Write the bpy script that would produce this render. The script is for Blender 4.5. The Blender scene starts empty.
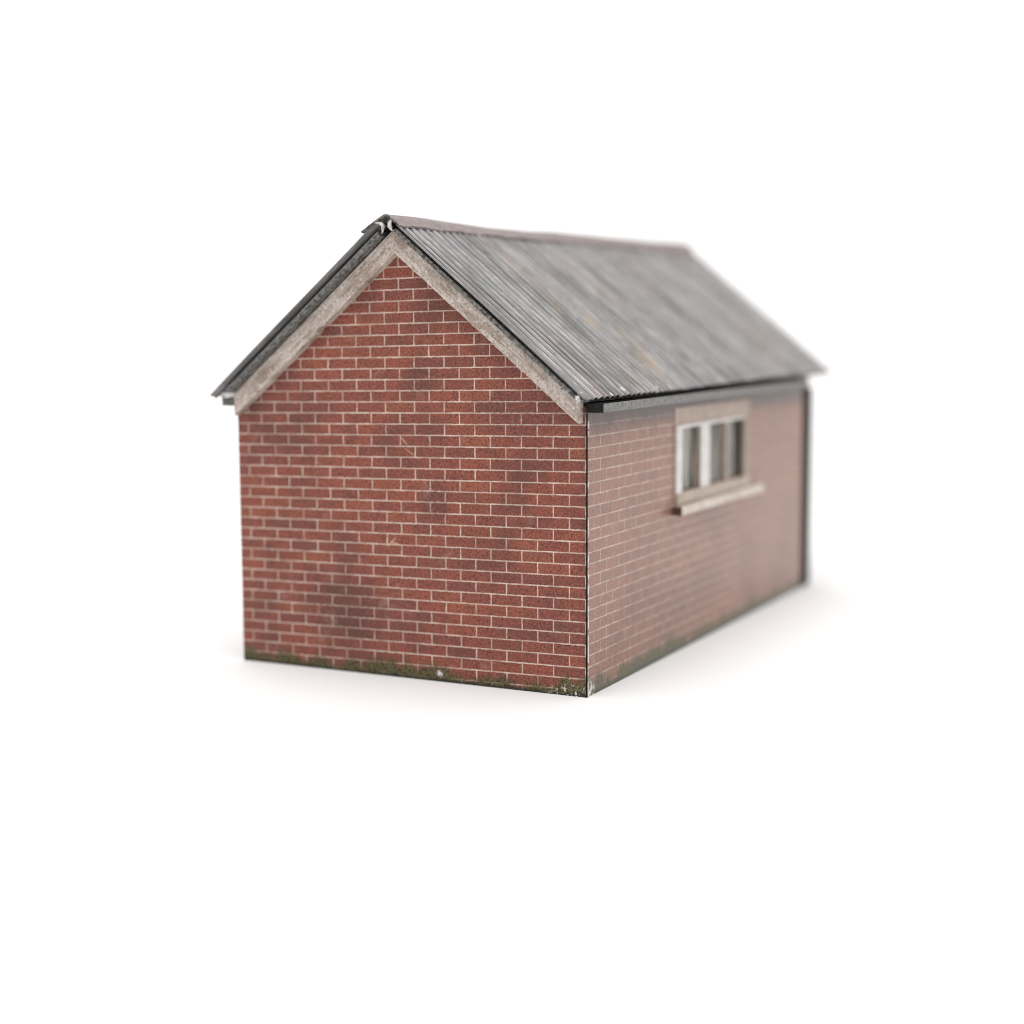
import bpy, bmesh, math, random
from mathutils import Vector, Matrix

# Card model of a small brick outbuilding, about 3.6 cm wide, on a white surface.
# Lengths below are in millimetres (one printed brick course = 1 mm); one Blender unit = 1 cm.
random.seed(4)
S = 0.1
W, L = 36.4, 67.0                      # gable width, side length
CX = -W / 2                            # ridge line
E0 = Vector((CX, L / 2, 0))            # model base centre, mm; near corner of the walls is the origin
sc = bpy.context.scene
C = sc.collection
sc.unit_settings.system = 'METRIC'
sc.unit_settings.scale_length = 0.01
SL = 0.83                              # roof slope
TH = math.atan(SL)

# ------------------------------------------------------------------ node helpers
class N:
    def __init__(s, name):
        s.m = bpy.data.materials.new(name); s.m.use_nodes = True
        s.t = s.m.node_tree; s.n = s.t.nodes; s.l = s.t.links
        s.b = s.n['Principled BSDF']
    def put(s, sock, v):
        if isinstance(v, bpy.types.NodeSocket): s.l.new(v, sock)
        elif v is not None: sock.default_value = v
    def math(s, op, a, b=None, c=None, clamp=False):
        x = s.n.new('ShaderNodeMath'); x.operation = op; x.use_clamp = clamp
        for i, v in enumerate((a, b, c)): s.put(x.inputs[i], v)
        return x.outputs[0]
    def pos(s):                        # building coordinates in mm
        tc = s.n.new('ShaderNodeTexCoord')
        v = s.n.new('ShaderNodeVectorMath'); v.operation = 'MULTIPLY_ADD'
        s.l.new(tc.outputs['Object'], v.inputs[0])
        v.inputs[1].default_value = (1 / S,) * 3; v.inputs[2].default_value = E0
        sp = s.n.new('ShaderNodeSeparateXYZ'); s.l.new(v.outputs[0], sp.inputs[0])
        return v.outputs[0], sp.outputs[0], sp.outputs[1], sp.outputs[2]
    def vec(s, x, y, z=0.0):
        c = s.n.new('ShaderNodeCombineXYZ')
        for i, v in enumerate((x, y, z)): s.put(c.inputs[i], v)
        return c.outputs[0]
    def noise(s, v, scale, detail=3, rough=.55, dist=0.0):
        x = s.n.new('ShaderNodeTexNoise'); s.l.new(v, x.inputs['Vector'])
        x.inputs['Scale'].default_value = scale; x.inputs['Detail'].default_value = detail
        x.inputs['Roughness'].default_value = rough; x.inputs['Distortion'].default_value = dist
        return x.outputs['Fac']
    def white(s, v):
        x = s.n.new('ShaderNodeTexWhiteNoise'); x.noise_dimensions = '3D'; s.l.new(v, x.inputs['Vector'])
        return x.outputs['Value']
    def step(s, v, a, b, lo=0.0, hi=1.0):      # smooth map of v from a..b to lo..hi
        x = s.n.new('ShaderNodeMapRange'); x.interpolation_type = 'SMOOTHSTEP'
        s.put(x.inputs[0], v)
        for i, q in enumerate((a, b, lo, hi)): s.put(x.inputs[i + 1], q)
        return x.outputs[0]
    def ramp(s, v, stops, interp='LINEAR'):
        x = s.n.new('ShaderNodeValToRGB'); s.l.new(v, x.inputs[0]); r = x.color_ramp; r.interpolation = interp
        while len(r.elements) < len(stops): r.elements.new(.5)
        for e, (p, c) in zip(r.elements, stops): e.position = p; e.color = (*c, 1)
        return x.outputs[0]
    def mix(s, f, a, b, mode='MIX'):
        x = s.n.new('ShaderNodeMix'); x.data_type = 'RGBA'; x.blend_type = mode
        s.put(x.inputs[0], f)
        for k, v in ((6, a), (7, b)):
            s.put(x.inputs[k], (*v, 1) if isinstance(v, tuple) else v)
        return x.outputs[2]
    def blob(s, a, b, a0, b0, ra, rb):          # 1 in the middle, 0 outside an ellipse
        d = s.math('ADD', s.math('POWER', s.math('ABSOLUTE', s.math('DIVIDE', s.math('SUBTRACT', a, a0), ra)), 2),
                   s.math('POWER', s.math('ABSOLUTE', s.math('DIVIDE', s.math('SUBTRACT', b, b0), rb)), 2))
        return s.step(d, 0.0, 1.0, 1.0, 0.0)
    def bump(s, h, strength, dist):
        x = s.n.new('ShaderNodeBump'); x.inputs['Strength'].default_value = strength
        x.inputs['Distance'].default_value = dist * S; s.l.new(h, x.inputs['Height'])
        s.l.new(x.outputs[0], s.b.inputs['Normal'])
    def done(s, col, rough=.6, spec=.35):
        s.put(s.b.inputs['Base Color'], (*col, 1) if isinstance(col, tuple) else col)
        s.put(s.b.inputs['Roughness'], rough); s.b.inputs['Specular IOR Level'].default_value = spec
        return s.m

def lin(r, g, b, k=1.0):
    f = lambda c: ((c / 255 + .055) / 1.055) ** 2.4 if c > 10 else c / 255 / 12.92
    return (f(r) * k, f(g) * k, f(b) * k)

# ------------------------------------------------------------------ materials
BK = .95                               # printed ink, darker than it looks under the bright softboxes
def brick_material(name, side):
    n = N(name); v, x, y, z = n.pos()
    u = y if side else n.math('MULTIPLY', x, -1.0)
    bw, off = (2.75, .15) if side else (3.05, .12)
    # ragged joints: shake the lookup a little
    wob = n.math('MULTIPLY', n.math('SUBTRACT', n.noise(v, 1.9, 2), .5), .10)
    wob2 = n.math('MULTIPLY', n.math('SUBTRACT', n.noise(v, 2.3, 2, .5, .4), .5), .10)
    zt = n.math('ADD', n.math('SUBTRACT', z, 1.6), wob)
    if not side: zt = n.math('MULTIPLY_ADD', u, .6 / W, zt)        # the print sits slightly askew
    ut = n.math('ADD', u, wob2)
    row = n.math('FLOOR', zt); fz = n.math('FRACT', zt)
    par = n.math('MULTIPLY', n.math('FLOORED_MODULO', row, 2.0), .5)
    cu = n.math('ADD', n.math('DIVIDE', n.math('SUBTRACT', ut, off), bw), par)
    col = n.math('FLOOR', cu); fu = n.math('FRACT', cu)
    dz = n.math('MINIMUM', fz, n.math('SUBTRACT', 1.0, fz))
    du = n.math('MULTIPLY', n.math('MINIMUM', fu, n.math('SUBTRACT', 1.0, fu)), bw)
    rag = n.math('MULTIPLY', n.math('SUBTRACT', n.noise(v, 4.2, 2, .7), .5), .05)
    beds = n.step(n.math('ADD', dz, rag), .035, .078, .85 if side else .95, 0.0)
    perp = n.step(n.math('ADD', du, rag), .035, .078, .58 if side else .95, 0.0)
    mort = n.math('MAXIMUM', beds, perp)
    h = n.white(n.vec(col, row, 3.0 if side else 7.0))
    h2 = n.white(n.vec(col, row, 13.0))
    k = BK
    if side:
        stops = [(0, (150, 104, 84)), (.1, (157, 108, 86)), (.5, (162, 110, 87)), (.85, (168, 113, 88)), (1, (160, 113, 90))]  # same print, paler: glare and haze put into the colour
    else:
        stops = [(0, (128, 76, 64)), (.06, (135, 77, 64)), (.25, (142, 79, 65)), (.6, (147, 81, 65)), (.85, (152, 84, 66)), (.97, (154, 90, 67)), (1, (140, 81, 67))]
    bricks = n.ramp(h, [(p, lin(*c, k)) for p, c in stops])
    # variation inside one brick and printed grain
    inner = n.noise(n.vec(n.math('MULTIPLY_ADD', h2, 9.0, u), z, row), .55, 3, .6)
    bricks = n.mix(n.step(inner, .44, .68, 0, .45), bricks, lin(104, 62, 56, k) if not side else lin(134, 92, 80, k))
    grain = n.noise(v, 4.6, 2, .8)
    bricks = n.mix(n.step(grain, .47, .64, 0, .8 if not side else .55), bricks, lin(72, 44, 42, k))
    bricks = n.mix(n.step(n.noise(v, 5.2, 1, .5), .55, .72, 0, .45), bricks, lin(190, 122, 102, k))
    mcol = n.mix(n.step(n.noise(v, .6, 3), .35, .65), lin(222, 202, 188, k), lin(190, 160, 146, k))
    mcol = n.mix(n.step(n.noise(v, 3.2, 2), .52, .68, 0, .6), mcol, lin(140, 108, 98, k))
    c = n.mix(mort, bricks, mcol)
    # old soot: broad cloudy staining, plus patches where the print has them and painted shade below the gutter
    big = n.noise(v, .11, 4, .6)
    soot_shade = n.step(big, .46, .70, 0, .7)
    fine = n.step(n.noise(v, 3.0, 3, .8), .42, .60)
    if side:
        pats = [(20, 5.0, 8, 4, .4), (30, 5.5, 8, 4, .4), (52, 20, 9, 5, .1), (12, 14, 5, 7, .15), (58, 6, 7, 4, .15)]
        soot_shade = n.math('MULTIPLY', soot_shade, .4)
        edge = n.step(n.math('ADD', z, n.math('MULTIPLY', n.noise(v, .5, 3), 3.0)), 22.8, 27.0, 0, .75)  # wall darkened below the gutter, painted shade
    else:
        pats = [(14.9, 16.4, 1.9, 2.6, 1.0), (16.4, 27.2, 2.6, 1.8, .8), (24.6, 5.8, 6.8, 4.6, 1.0), (27.5, 8.5, 3, 2, .5), (6.3, 24.4, 6.0, 3.0, .8),
                (17.5, 20.5, 2.0, 2.2, .45), (21.5, 30.5, 4, 1.5, .35), (6, 5.2, 5, 3, .4), (29, 15, 4, 5, .3), (10, 12, 4, 2.5, .35), (30, 24.6, 7, 1.6, .35), (.1, 25.2, .9, 1.3, 1.2)]  # last patch darkens the corner beside the gutter end
        edge = n.step(n.math('ADD', u, n.math('MULTIPLY', n.noise(v, .8, 3), .9)), .3, 1.5, .7, 0)  # darker towards the near corner
    p = edge
    for a0, b0, ra, rb, k in pats:
        p = n.math('MAXIMUM', p, n.math('MULTIPLY', n.blob(u, z, a0, b0, ra, rb), k))
    soot_shade = n.math('MAXIMUM', n.math('MULTIPLY', soot_shade, .8), n.math('MULTIPLY', p, n.math('MULTIPLY_ADD', fine, .75, .15)), None, True)
    c = n.mix(soot_shade, c, n.mix(mort, lin(70, 50, 47, k), lin(118, 96, 90, k)))
    if side:                                        # grey gutter shadow painted into the wall colour
        c = n.mix(n.math('MULTIPLY', n.step(n.math('MULTIPLY_ADD', n.noise(v, .5, 3), 2.4, z), 23.4, 25.6), .8), c, lin(136, 122, 114, k))
        c = n.mix(n.step(n.noise(v, 3.4, 2, .8), .50, .64, .10, .42), c, lin(190, 166, 154, k))  # pale haze painted over the side, with whiter print speckle
    # pale bloom and scratches
    c = n.mix(n.step(n.noise(v, .28, 3, .6, .6), .60, .78, 0, .15), c, lin(196, 172, 158, k))
    if not side:
        for a0, b0, ra, rb, kk in ((19.5, 12.5, .16, .62, 1.1), (19.2, 12.45, .5, .10, -.2), (18.05, 21.8, .13, .5, -.9), (17.3, 20.7, .10, .7, -1.6)):
            sk = n.math('ADD', u, n.math('MULTIPLY', n.math('SUBTRACT', z, b0), kk))
            c = n.mix(n.math('MULTIPLY', n.blob(sk, z, a0, b0, ra, rb), .5), c, lin(204, 172, 146, k))
    # damp moss growing up from the foot
    top = n.math('MULTIPLY_ADD', n.noise(n.vec(u, 3.7, 11.0 if side else 2.0), .42, 4, .65), 4.4, -.75 if side else -1.05)
    moss = n.step(n.math('SUBTRACT', n.math('ADD', z, n.math('MULTIPLY', n.noise(v, 1.6, 3, .7), 1.5)), n.math('ADD', top, .55)), -.5, .6, 1, 0)
    mc = n.ramp(n.noise(v, 3.6, 3, .7), [(.32, lin(22, 24, 18)), (.46, lin(54, 57, 32)), (.58, lin(104, 99, 60)), (.70, lin(50, 47, 32))])
    c = n.mix(n.math('MULTIPLY', moss, .9), c, mc)
    low = n.step(n.math('ADD', z, n.math('MULTIPLY', n.noise(v, 1.1, 3), .7)), .45, .75, .85, 0)
    c = n.mix(low, c, lin(40, 38, 32))
    # bare white card where corners are rubbed
    if side:
        rub = n.math('MULTIPLY', n.step(y, .30, .55, 1, 0), n.step(n.math('ADD', n.noise(v, .9, 3, .7), n.step(z, 4, 20, .12, -.02)), .50, .62))
        rub = n.math('MAXIMUM', rub, n.math('MULTIPLY', n.blob(y, z, .5, .4, 1.5, 1.3), n.step(n.noise(v, 2.2, 3, .8), .46, .56)))
    else:
        rub = n.math('MULTIPLY', n.blob(u, z, 1.0, .3, 3.4, 1.0), n.step(n.noise(v, 2.6, 3, .85), .56, .62))
        rub = n.math('MAXIMUM', rub, n.math('MULTIPLY', n.blob(u, z, 14.6, .75, .45, .38), n.step(n.noise(v, 2.2, 3, .8), .40, .6)))
    c = n.mix(rub, c, lin(226, 220, 214))
    n.bump(n.math('ADD', n.math('MULTIPLY', n.noise(v, 4.0, 3, .7), .5), n.math('MULTIPLY', mort, -.25)), .25, .06)
    return n.done(c, .36 if side else .6, .72 if side else .3)

def wood_material(name, slope):
    n = N(name); v, x, y, z = n.pos()
    ca, sa = math.cos(TH), math.sin(TH)
    t = n.math('ADD', n.math('MULTIPLY', x, ca), n.math('MULTIPLY', z, sa * slope))     # along the board
    q = n.math('ADD', n.math('MULTIPLY', x, -sa * slope), n.math('MULTIPLY', z, ca))    # across it
    st = n.noise(n.vec(n.math('MULTIPLY', t, .35), n.math('MULTIPLY', q, 3.2), y), 1.0, 5, .65, .3)
    c = n.ramp(st, [(.28, lin(112, 94, 82)), (.42, lin(182, 166, 154)), (.58, lin(208, 196, 188)), (.78, lin(168, 142, 122))])
    blot = n.noise(n.vec(n.math('MULTIPLY', t, .3), q, 4.0), .8, 4, .6)
    c = n.mix(n.step(blot, .48, .66, 0, .75), c, lin(152, 132, 118))
    c = n.mix(n.step(n.noise(v, 4.2, 3, .8), .48, .64, 0, .55), c, lin(104, 90, 80))
    c = n.mix(n.step(n.noise(v, 1.1, 1, .5), .72, .75, 0, .8), c, lin(80, 58, 46))
    c = n.mix(n.step(n.noise(v, 2.6, 2, .6), .60, .70, 0, .6), c, lin(232, 226, 220))
    n.bump(st, .3, .08)
    return n.done(c, .65, .3)

def roof_material(name, sgn):
    n = N(name); v, x, y, z = n.pos()
    st = n.noise(n.vec(n.math('MULTIPLY', y, 1.1), n.math('MULTIPLY', z, .12), 2.0 * sgn), 1.0, 4, .65, .2)
    c = n.ramp(st, [(.25, lin(120, 118, 118)), (.45, lin(148, 146, 146)), (.58, lin(166, 163, 162)), (.8, lin(146, 138, 136))])
    c = n.mix(n.step(n.noise(n.vec(n.math('MULTIPLY', y, .22), n.math('MULTIPLY', z, .12), 9.0), 1.0, 4, .6), .46, .66, 0, .6), c, lin(160, 142, 134))
    c = n.mix(n.step(n.noise(n.vec(n.math('MULTIPLY', y, .16), n.math('MULTIPLY', z, .10), 19.0), 1.0, 3, .6), .50, .70, 0, .5), c, lin(124, 130, 126))
    c = n.mix(n.step(n.noise(n.vec(n.math('MULTIPLY', y, 2.2), n.math('MULTIPLY', z, .3), 5.0), 1.3, 4, .75), .48, .68, 0, .55), c, lin(206, 203, 202))
    c = n.mix(n.step(n.noise(n.vec(n.math('MULTIPLY', y, 2.4), n.math('MULTIPLY', z, .8), 8.0), 1.3, 4, .8), .52, .68, 0, .6), c, lin(82, 80, 80))
    if sgn > 0:
        for a0, b0, ra, rb, k in STAINS:
            m = n.math('MULTIPLY', n.blob(y, n.math('ADD', z, 0), a0, b0, ra, rb), n.step(n.noise(v, 1.1, 3, .7), .38, .6, .3, k))
            c = n.mix(m, c, lin(196, 164, 122))
        c = n.mix(n.blob(y, z, 10.2, 38.9, .45, .35), c, lin(80, 76, 74))
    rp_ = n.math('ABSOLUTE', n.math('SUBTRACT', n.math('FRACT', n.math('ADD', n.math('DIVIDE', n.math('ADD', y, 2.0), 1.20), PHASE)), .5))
    furrow_shade = n.math('MULTIPLY', n.step(rp_, .26, .42), n.step(n.noise(n.vec(n.math('MULTIPLY', y, .5), n.math('MULTIPLY', z, .25), 31.0), 1.0, 3, .6), .3, .6, .55, 1.0))
    c = n.mix(furrow_shade, c, lin(52, 50, 50))                 # shade of the furrows painted into the colour
    crest = n.math('MULTIPLY', n.step(rp_, .20, .04), n.step(n.noise(n.vec(n.math('MULTIPLY', y, 1.5), n.math('MULTIPLY', z, .5), 41.0), 1.0, 4, .75), .42, .62, 0, .75))
    c = n.mix(crest, c, lin(222, 219, 217))              # broken highlight painted along the crests
    mot = n.noise(n.vec(n.math('MULTIPLY', y, .30), n.math('MULTIPLY', z, .16), 51.0), 1.0, 5, .65)
    c = n.mix(n.step(mot, .48, .66, 0, .6), c, lin(104, 100, 98))
    c = n.mix(1.0, c, (.80, .80, .80), 'MULTIPLY')
    # grime at the eaves and the cut front edge
    ed = n.step(n.math('ADD', y, n.math('MULTIPLY', n.noise(v, .9, 3, .7), 1.0)), -1.7, -1.0, .7, 0)
    c = n.mix(ed, c, lin(104, 103, 100))
    rub = n.step(n.noise(v, 1.3, 3, .8), .60, .66, 0, .8)
    rub = n.math('MULTIPLY', rub, n.step(z, 26.3, 27.0, 1, 0))
    c = n.mix(rub, c, lin(224, 222, 220))
    n.bump(n.noise(v, 3.5, 3, .7), .35, .08)
    return n.done(c, .55, .4)

def plain(name, base, dark, light=None, scale=2.5, rough=.6, spec=.35, amount=.6):
    n = N(name); v, x, y, z = n.pos()
    c = n.mix(n.step(n.noise(v, scale, 4, .7), .40, .64, 0, amount), base, dark)
    if light: c = n.mix(n.step(n.noise(v, scale * 1.7, 3, .75), .54, .68, 0, .75), c, light)
    n.bump(n.noise(v, scale * 1.6, 3, .7), .3, .06)
    return n.done(c, rough, spec)

PHASE = .36
STAINS = [(12.6, 33.7, .9, 1.0, .35), (16.9, 32.4, 1.3, 1.3, .6), (20.3, 28.6, 1.6, 1.6, .5), (21.5, 30.5, 1.3, 2.6, .3)]
M = dict(
    gable=brick_material('printed_brick_gable', False),
    side=brick_material('printed_brick_side', True),
    board_r=wood_material('weathered_paint_right', -1), board_l=wood_material('weathered_paint_left', 1),
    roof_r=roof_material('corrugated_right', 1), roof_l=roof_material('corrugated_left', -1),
    edge=plain('inked_card_edge', lin(26, 22, 20), lin(12, 10, 10), None, 2.2, .8, .1),
    verge=plain('grimy_card_verge', lin(112, 111, 107), lin(44, 42, 42), lin(172, 170, 166), 2.2, .6, .3, .9),
    ridge=plain('mauve_ridge_paper', lin(142, 130, 128), lin(112, 98, 95), lin(160, 150, 148), 1.3, .6, .3, .5),
    torn=plain('ragged_card_fibre', lin(214, 209, 204), lin(140, 134, 130), lin(236, 234, 232), 2.4, .8, .2, .7),
    sill=plain('pale_sill_print', lin(214, 202, 190), lin(184, 166, 152), lin(226, 218, 208), .5, .6, .3, .6),
    card=plain('bare_white_card', lin(236, 233, 230), lin(206, 200, 196), None, 2.0, .7, .2, .5),
    gutter=plain('grey_gutter_paper', lin(128, 126, 124), lin(84, 82, 82), lin(164, 162, 160), 2.0, .5, .4, .7),
    black=plain('black_inside', lin(30, 30, 29), lin(16, 16, 16), lin(56, 58, 54), 2.4, .7, .2),
    stone=plain('pale_stone_print', lin(192, 176, 164), lin(164, 146, 134), lin(206, 194, 184), .7, .6, .3, .6),
    frame=plain('white_window_paint', lin(224, 220, 216), lin(198, 192, 186), None, .8, .55, .35, .5),
    reveal=plain('beige_window_reveal', lin(168, 154, 142), lin(140, 124, 112), None, .9, .6, .3, .5),
    sillend=plain('dark_sill_end', lin(86, 64, 54), lin(60, 44, 38), None, 1.6, .6, .3, .5),
)
gl = N('dull_window_glass'); v, x, y, z = gl.pos()
M['lintel'] = plain('lintel_print', lin(188, 170, 158), lin(164, 144, 132), lin(198, 184, 174), .6, .6, .3, .6)
M['glass'] = gl.done(gl.mix(gl.step(gl.noise(gl.vec(gl.math('MULTIPLY', y, 1.4), gl.math('MULTIPLY', z, .15), 1.0), .7, 3), .44, .60),
                            lin(70, 74, 70), lin(150, 144, 136)), .22, .5)
gm = N('white_backdrop_paper')
M['paper'] = gm.done((.88, .88, .875), .75, .1)

# ------------------------------------------------------------------ mesh helpers (mm)
def P3(x, y, z): return (Vector((x, y, z)) - E0) * S
def obj(name, bm, mat, parent, smooth=False, mats=None):
    bmesh.ops.recalc_face_normals(bm, faces=bm.faces)
    me = bpy.data.meshes.new(name); bm.to_mesh(me); bm.free()
    for m in (mats or [mat]): me.materials.append(m)
    if smooth:
        for p in me.polygons: p.use_smooth = True
    o = bpy.data.objects.new(name, me); C.objects.link(o); o.parent = parent
    return o
def box(bm, x0, x1, y0, y1, z0, z1, mi=0):
    vs = [bm.verts.new(P3(x, y, z)) for x in (x0, x1) for y in (y0, y1) for z in (z0, z1)]
    for f in ((0, 1, 3, 2), (4, 6, 7, 5), (0, 4, 5, 1), (2, 3, 7, 6), (0, 2, 6, 4), (1, 5, 7, 3)):
        bm.faces.new([vs[i] for i in f]).material_index = mi
def bevel(bm, w, seg=2):
    bmesh.ops.bevel(bm, geom=[e for e in bm.edges], offset=w * S, segments=seg, affect='EDGES', profile=.6)
def prism_y(bm, pts, y0, y1):                    # polygon in XZ swept along Y
    a = [bm.verts.new(P3(x, y0, z)) for x, z in pts]; b = [bm.verts.new(P3(x, y1, z)) for x, z in pts]
    bm.faces.new(a); bm.faces.new(b[::-1]); n = len(pts)
    for i in range(n): bm.faces.new((a[i], b[i], b[(i + 1) % n], a[(i + 1) % n]))
def strip_y(bm, prof, ys, fn=lambda x, z, y: (x, z)):   # closed profile swept along several Y stations
    rings = []
    for y in ys: rings.append([bm.verts.new(P3(fn(x, z, y)[0], y, fn(x, z, y)[1])) for x, z in prof])
    n = len(prof)
    bm.faces.new(rings[0]); bm.faces.new(rings[-1][::-1])
    for r0, r1 in zip(rings, rings[1:]):
        for i in range(n): bm.faces.new((r0[i], r1[i], r1[(i + 1) % n], r0[(i + 1) % n]))

# ------------------------------------------------------------------ the building
root = bpy.data.objects.new('brick_building', None); C.objects.link(root)
root.location = E0 * S; root.empty_display_size = .5
root['label'] = 'small model brick outbuilding with grey corrugated roof standing on white surface'
root['category'] = 'model building'

HW = 25.0                                        # wall height at the eaves (under the roof)
apex = HW + SL * W / 2
def gable(y0, y1, name):
    bm = bmesh.new()
    prism_y(bm, [(-W, 0), (0, 0), (0, HW), (CX, apex), (-W, HW)], y0, y1)
    for f in bm.faces:
        c = f.calc_center_median() / S + E0
        f.material_index = 1 if (c.x > -.01 or c.x < -W + .01) and c.z < HW else 0
    return obj(name, bm, None, root, mats=[M['gable'], M['side']])
gable(0, 1, 'gable_wall'); gable(L - 1, L, 'gable_wall')
# window wall: one panel with a hole
def side_wall(x0, x1, hole):
    bm = bmesh.new()
    ys = [1, L - 1]; zs = [0, HW]
    if hole: ys = [1, hole[0], hole[1], L - 1]; zs = [0, hole[2], hole[3], HW]
    g = {(k, i, j): bm.verts.new(P3(x, ys[i], zs[j])) for k, x in enumerate((x0, x1)) for i in range(len(ys)) for j in range(len(zs))}
    ni, nj = len(ys) - 1, len(zs) - 1
    solid = lambda i, j: 0 <= i < ni and 0 <= j < nj and not (hole and (i, j) == (1, 1))
    for i in range(ni):
        for j in range(nj):
            if not solid(i, j): continue
            for k in (0, 1): bm.faces.new([g[k, i, j], g[k, i + 1, j], g[k, i + 1, j + 1], g[k, i, j + 1]])
            for (di, dj, a, b) in ((-1, 0, (i, j), (i, j + 1)), (1, 0, (i + 1, j), (i + 1, j + 1)), (0, -1, (i, j), (i + 1, j)), (0, 1, (i, j + 1), (i + 1, j + 1))):
                if not solid(i + di, j + dj): bm.faces.new([g[0, *a], g[0, *b], g[1, *b], g[1, *a]])
    return obj('side_wall', bm, M['side'], root)
WY0, WY1, WZ0, WZ1 = 21.0, 43.1, 14.6, 22.4
side_wall(-1, 0, (WY0, WY1, WZ0, WZ1)); side_wall(-W, -W + 1, None)

# inked card corners
bm = bmesh.new(); box(bm, -.07, .02, -.02, .15, 0, HW - .4); obj('corner_strip', bm, M['edge'], root)
bm = bmesh.new(); box(bm, -.4, .08, L - 2.3, L + 1.2, 0, HW - .4); obj('corner_strip', bm, M['edge'], root)

# bargeboards
def board(name, sgn, y0, y1, mat):
    X = lambda d: CX + sgn * d                   # d = distance from the ridge line
    lo = lambda d: 38.42 - .8255 * (d - .1)
    D = 17.85
    n = 46; low = []
    for i in range(n + 1):
        d = D * i / n
        j = random.uniform(-.035, .035) if 0 < i < n else 0
        if sgn < 0 and y0 < 0 and i in (21,): j = .22
        low.append((X(d), lo(d) + j))
    up = [(X(D), lo(D) + 2.05), (X(0), lo(0) + 2.05)]
    bm = bmesh.new(); prism_y(bm, low + up, y0, y1)
    return obj(name, bm, mat, root)
board('bargeboard', 1, -1, -.004, M['board_r']); board('bargeboard', -1, -1, -.004, M['board_l'])
board('bargeboard', 1, L + .06, L + 1, M['board_r']); board('bargeboard', -1, L + .06, L + 1, M['board_l'])

# roof: a card panel and a corrugated sheet on each slope
Y0, Y1 = -2.0, 75.0
def slope_pt(sgn, s, h):                         # s up the slope from the wall line, h above the board line
    bx, bz = -.35, 25.9
    x = bx - s * math.cos(TH) + h * math.sin(TH); z = bz + s * math.sin(TH) + h * math.cos(TH)
    return (x if sgn > 0 else 2 * CX - x, z)
def sag(y): return .42 * max(0, min(1, (y - 8) / 40)) ** 1.3       # the roof lifts a little towards the back
def panel(sgn, s0, s1, h0, h1, mat):
    bm = bmesh.new()
    prof = [slope_pt(sgn, s0, h0), slope_pt(sgn, s0, h1), slope_pt(sgn, s1, h1), slope_pt(sgn, s1, h0)]
    strip_y(bm, prof, [Y0 + .12 + i * (Y1 - Y0 - .3) / 12 for i in range(13)], lambda x, z, y: (x, z + sag(y)))
    return obj('roof_panel', bm, mat, root, mats=[mat])
PITCH, AMP, TK = 1.20, .30, .10
NP = 12                                          # points across one rib
def corrugated(sgn, s0, s1, h, mat, par):
    bm = bmesh.new(); n = int((Y1 - Y0) / PITCH) * NP; ns = 12
    grid = []; offs = [random.uniform(-.05, .05) for _ in range(n // NP + 3)]; hts = [random.uniform(.88, 1.08) for _ in range(n // NP + 3)]
    wav = [random.uniform(0, 6.28) for _ in range(6)]
    for k in (0, 1):
        g = []
        for i in range(n + 1):
            y = Y0 + PITCH * i / NP; r = int(i / NP + PHASE)
            rib = abs(math.sin(math.pi * (i / NP + PHASE)))
            a = h + AMP * rib * hts[r] + (TK if k else 0)
            colm = []
            for q in range(ns + 1):
                t = q / ns
                s = s0 + (offs[r] - .03 * (1 - rib) if q == 0 else 0) + (s1 - s0) * t
                dy = .05 * math.sin(t * 5 + r * .7 + wav[0]) + .04 * math.sin(t * 11 + r * 1.9)
                px, pz = slope_pt(sgn, s, a + .03 * math.sin(t * 6 + y * .25 + wav[1]) - (.03 if q == 0 else 0))
                colm.append(bm.verts.new(P3(px, y + (dy if 0 < r < n // NP - 1 else 0), pz + sag(y))))
            g.append(colm)
        grid.append(g)
    for k in (0, 1):
        for i in range(n):
            for q in range(ns): bm.faces.new((grid[k][i][q], grid[k][i + 1][q], grid[k][i + 1][q + 1], grid[k][i][q + 1]))
    for i in range(n):
        for q in (0, ns): bm.faces.new((grid[0][i][q], grid[0][i + 1][q], grid[1][i + 1][q], grid[1][i][q]))
    for i in (0, n):
        for q in range(ns): bm.faces.new((grid[0][i][q], grid[0][i][q + 1], grid[1][i][q + 1], grid[1][i][q]))
    return obj('corrugated_sheet', bm, mat, par)
SR = (17.0 + .35) / math.cos(TH)
rp = panel(1, -.55, SR, .0, .34, M['verge'])
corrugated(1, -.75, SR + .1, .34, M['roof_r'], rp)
lp = panel(-1, .05, SR - .6, .02, .36, M['verge'])
core = panel(-1, -.1, SR - .5, .365, .46, M['gutter']); core.name = 'card_core'; core.parent = lp
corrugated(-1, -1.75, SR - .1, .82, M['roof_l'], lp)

# curled white ends of the torn sheets below the ridge
def torn(p0, pc, p1, fat, par, dy=0.0):
    bm = bmesh.new(); rings = []; K = 10
    for i in range(K + 1):
        t = i / K
        x, z = ((1 - t) ** 2 * a + 2 * t * (1 - t) * b + t * t * c for a, b, c in zip(p0, pc, p1))
        rr = .03 + fat * math.sin(math.pi * min(1, t * .9 + .08)) ** .7 * random.uniform(.75, 1.1)
        ring = []
        for k in range(8):
            b = 2 * math.pi * k / 8
            nx, nz = p1[1] - p0[1], p0[0] - p1[0]; q = math.hypot(nx, nz)
            ring.append(bm.verts.new(P3(x + rr * math.cos(b) * nx / q, Y0 - .03 + dy + rr * math.sin(b), z + rr * math.cos(b) * nz / q)))
        rings.append(ring)
    bm.faces.new(rings[0]); bm.faces.new(rings[-1][::-1])
    for r0, r1 in zip(rings, rings[1:]):
        for k in range(8): bm.faces.new((r0[k], r1[k], r1[(k + 1) % 8], r0[(k + 1) % 8]))
    return obj('torn_edge', bm, M['torn'], par, smooth=True)
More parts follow.
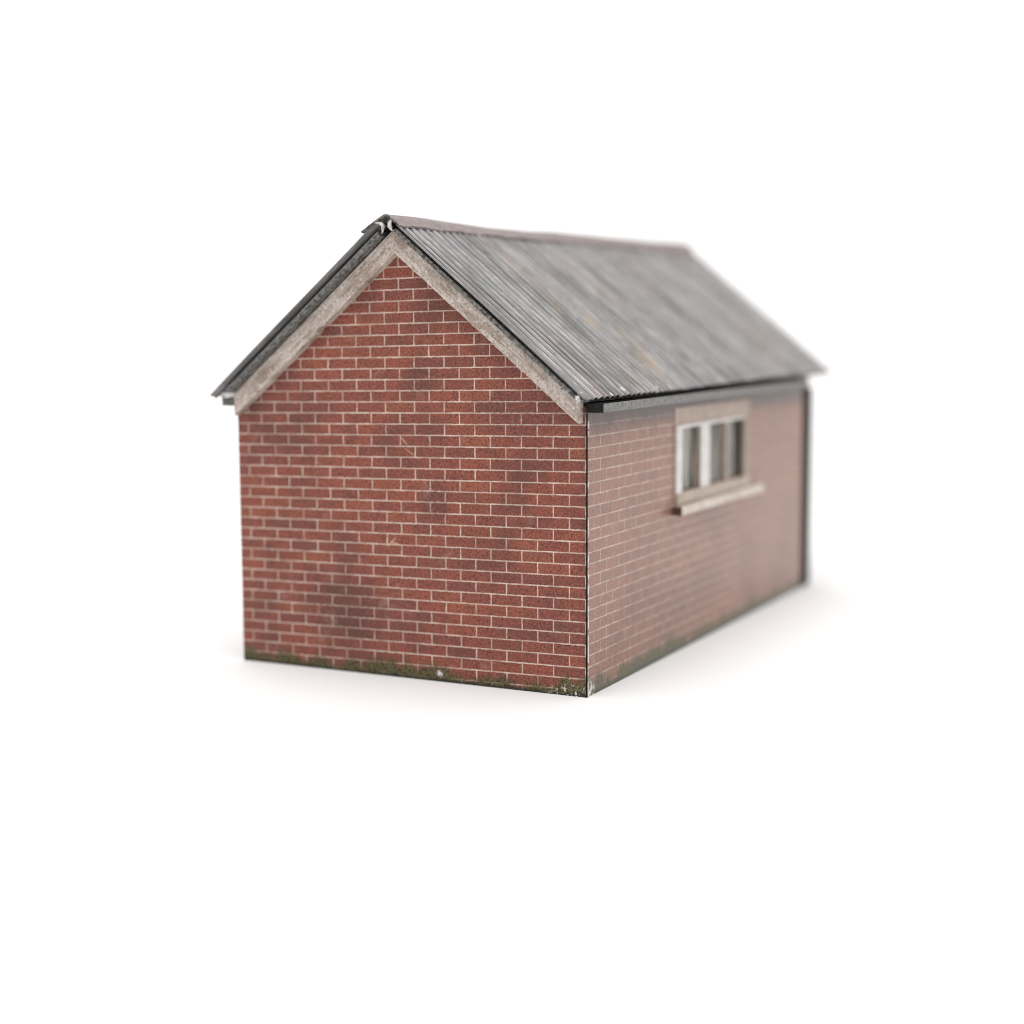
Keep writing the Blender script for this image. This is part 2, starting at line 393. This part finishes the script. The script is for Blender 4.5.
torn((-19.5, 41.1), (-18.35, 41.15), (-18.8, 40.15), .17, lp)
torn((-17.88, 41.3), (-18.2, 40.85), (-17.78, 40.35), .19, rp)
torn((.02, 26.15), (.0, 25.9), (.22, 25.62), .22, rp)

# added dark block under the cap, keeps light from leaking along the ridge
bm = bmesh.new(); box(bm, CX - .75, CX + .75, 1.2, L - 1.2, apex - .2, apex + 1.0); obj('ridge_light_block', bm, M['black'], root)

# folded ridge cap, hand bent and a little wavy
RZ = [(-2.1, 41.80), (3.6, 41.87), (10, 41.80), (16.9, 41.76), (24.4, 41.88), (33.4, 42.18), (45, 42.36), (56.5, 42.55), (71.6, 42.88)]
def rz(y):
    for (a, p), (b, q) in zip(RZ, RZ[1:]):
        if y <= b:
            t = max(0, (y - a) / (b - a)); t = t * t * (3 - 2 * t); return p + (q - p) * t
    return RZ[-1][1]
def rlow(y): return 40.62 + sag(y)
bm = bmesh.new(); rings = []
ysr = [-2.12 + i * 75.0 / 60 for i in range(61)]
for y in ysr:
    t = rz(y) - 41.8; lw = rlow(y) - 40.62
    w = .05 * math.sin(y * .9) + .04 * math.sin(y * 2.3)
    prof = [(-20.95, 40.38 + t), (-19.6, 41.22 + t), (-18.55, 41.80 + t), (-18.25, 41.80 + t), (-17.75, 41.47 + t), (-16.98, 40.84 + lw + w)]
    under = [(x - (.10 if x > -18.3 else -.10), z - .15) for x, z in prof[::-1]]
    rings.append([bm.verts.new(P3(x, y, z)) for x, z in prof + under])
bm.faces.new(rings[0]); bm.faces.new(rings[-1][::-1]); k = len(rings[0])
for r0, r1 in zip(rings, rings[1:]):
    for i in range(k): bm.faces.new((r0[i], r1[i], r1[(i + 1) % k], r0[(i + 1) % k]))
for f in bm.faces:
    c = f.calc_center_median() / S + E0
    f.material_index = 1 if c.y < -2.1 or (c.x < -18.6 and c.y < 2) else 0
obj('ridge_cap', bm, None, root, mats=[M['ridge'], M['verge']])

# gutters: open channels with a blackened end
def gutter(sgn, y0, y1):
    X = lambda x: x if sgn > 0 else -W - x
    bm = bmesh.new()
    z0, z1 = 24.68, 25.42
    def tilt(x, z, y): return (x, z + .30 * max(0, (y - y0)) / (y1 - y0))
    prof = [(X(.005), z1), (X(.005), z0), (X(1.5), z0), (X(1.5), z1), (X(1.36), z1), (X(1.36), z0 + .14), (X(.14), z0 + .14), (X(.14), z1)]
    strip_y(bm, prof, [y0, y0 + .3] + [y0 + (y1 - y0) * i / 8 for i in range(1, 9)], tilt)
    bm.faces.ensure_lookup_table()
    # black inside
    for f in bm.faces:
        c = f.calc_center_median() / S + E0
        inner = abs(c.x - X(.75)) < .66 and c.z > z0 + .1 and y0 + .1 < c.y < y1 - .1
        f.material_index = 1 if inner else 0
    g = obj('gutter', bm, M['gutter'], root, mats=[M['gutter'], M['black']])
    for ye in (y0, y1):
        e = bmesh.new(); dz = 0 if ye == y0 else .3
        a, b = sorted((X(-.03) if sgn > 0 else X(.004), X(1.52)))
        yy = (ye - .1, ye - .004) if ye == y0 else (ye + .004, ye + .1)
        box(e, a, b, *yy, z0 - .02 + dz, z1 + .03 + dz); obj('gutter_end', e, M['black'] if sgn > 0 else M['verge'], g)
gutter(1, .05, 61.5); gutter(-1, -.3, 61.5)
# strip of bare card between gutter and roof on the far slope
bm = bmesh.new(); box(bm, -38.1, -W - .004, -.6, L, 25.52, 25.95); obj('soffit_strip', bm, M['card'], root)

# window
wf = bmesh.new()
box(wf, -.2, .2, WY0, WY0 + 1.5, 15.75, WZ1)
box(wf, -.2, .2, WY1 - 1.5, WY1, 15.75, WZ1)
for f in list(wf.faces)[6:]: f.material_index = 1  # right post beige: its shade is put into the colour
box(wf, -.2, .2, WY0 + 1.5, WY1 - 1.5, WZ1 - .32, WZ1)
win = obj('window', wf, None, root, mats=[M['frame'], M['reveal']])
bm = bmesh.new(); box(bm, -.9, .32, WY0 + .02, WY1 - .02, 14.64, 15.745); obj('bottom_rail', bm, M['stone'], win)
for y0, y1, m in ((27.9, 30.6, 'frame'), (35.5, 36.6, 'reveal')):
    bm = bmesh.new(); box(bm, -.49, .12, y0, y1, 15.75, WZ1 - .325)
    for f in bm.faces:
        c = f.calc_center_median() / S + E0
        f.material_index = 1 if abs(c.y - y0) < .01 else 0
    obj('mullion', bm, M[m], win, mats=[M[m], M['reveal']])
bm = bmesh.new(); box(bm, -.49, -.205, WY1 - 1.5, WY1 - .02, 15.75, WZ1 - .02); obj('reveal', bm, M['sillend'], win)
for y0, y1 in ((WY0 + .02, 27.89), (30.61, 35.49), (36.61, WY1 - 1.51)):
    bm = bmesh.new(); box(bm, -.70, -.50, y0, y1, 15.76, WZ1 - .02); obj('pane', bm, M['glass'], win)
bm = bmesh.new(); box(bm, .003, .06, 20.8, 43.5, WZ1 + .004, 24.1); obj('lintel', bm, M['lintel'], root)
bm = bmesh.new(); box(bm, .003, .95, 20.4, 46.4, 13.7, 14.55); bevel(bm, .06, 2)
for f in bm.faces:
    c = f.calc_center_median() / S + E0
    f.material_index = 1 if c.y < 20.55 else 0
obj('window_sill', bm, None, root, mats=[M['sill'], M['sillend']])

# ------------------------------------------------------------------ white sweep under and behind the model
bm = bmesh.new(); prof = [(-60, 0), (45, 0)]
for i in range(1, 13):
    a = math.pi / 2 * i / 12; prof.append((45 + 25 * math.sin(a), 25 - 25 * math.cos(a)))
prof.append((70, 90))
d = Vector((-.449, .886)).normalized(); e = Vector((d.y, -d.x))      # runs away from the lens side of the table
prev = None
for t, z in prof:
    cur = [bm.verts.new((d.x * t + e.x * s, d.y * t + e.y * s, z)) for s in (-110, 110)]
    if prev: bm.faces.new((prev[0], prev[1], cur[1], cur[0]))
    prev = cur
me = bpy.data.meshes.new('backdrop'); bmesh.ops.recalc_face_normals(bm, faces=bm.faces); bm.to_mesh(me); bm.free()
me.materials.append(M['paper'])
for p in me.polygons: p.use_smooth = True
bd = bpy.data.objects.new('backdrop', me); C.objects.link(bd); bd['kind'] = 'structure'

# ------------------------------------------------------------------ light: white studio, overhead softbox, added backdrop lamp
w = bpy.data.worlds.new('World'); sc.world = w; w.use_nodes = True
w.node_tree.nodes['Background'].inputs[0].default_value = (1, .995, .99, 1)
w.node_tree.nodes['Background'].inputs[1].default_value = .79
def softbox(name, loc, aim, sx, sy, power):
    l = bpy.data.lights.new(name, 'AREA'); l.shape = 'RECTANGLE'; l.size = sx; l.size_y = sy; l.energy = power
    o = bpy.data.objects.new(name, l); C.objects.link(o); o.location = loc
    o.rotation_euler = (Vector(aim) - Vector(loc)).to_track_quat('-Z', 'Y').to_euler()
softbox('overhead_softbox', (3, -6, 42), (-1, 3, 0), 44, 44, 13900)
softbox('backdrop_fill_lamp', (-24, 38, 60), (-30, 60, 25), 90, 30, 20000)  # added lamp out of view, whitens the backdrop

# ------------------------------------------------------------------ camera (fitted to the photograph)
cam = bpy.data.cameras.new('camera'); co = bpy.data.objects.new('camera', cam); C.objects.link(co)
co.location = Vector((53.57000, -119.99066, 31.30451)) * S
co.rotation_euler = (1.45638, 0.00495, 0.46800)
cam.sensor_fit = 'HORIZONTAL'; cam.sensor_width = 36; cam.lens = 1547.75300 * 36 / 1024
cam.clip_start = .1; cam.clip_end = 500
cam.dof.use_dof = True; cam.dof.focus_distance = 134.5 * S
ap = 3.7 * S                                       # aperture diameter, scene units
cam.dof.aperture_fstop = cam.lens * 1e-3 / ap
sc.camera = co
sc.render.engine = 'CYCLES'
sc.cycles.use_denoising = True
sc.cycles.filter_width = 1.0
sc.view_settings.view_transform = 'Standard'; sc.view_settings.look = 'None'
sc.view_settings.exposure = 0; sc.view_settings.gamma = 1
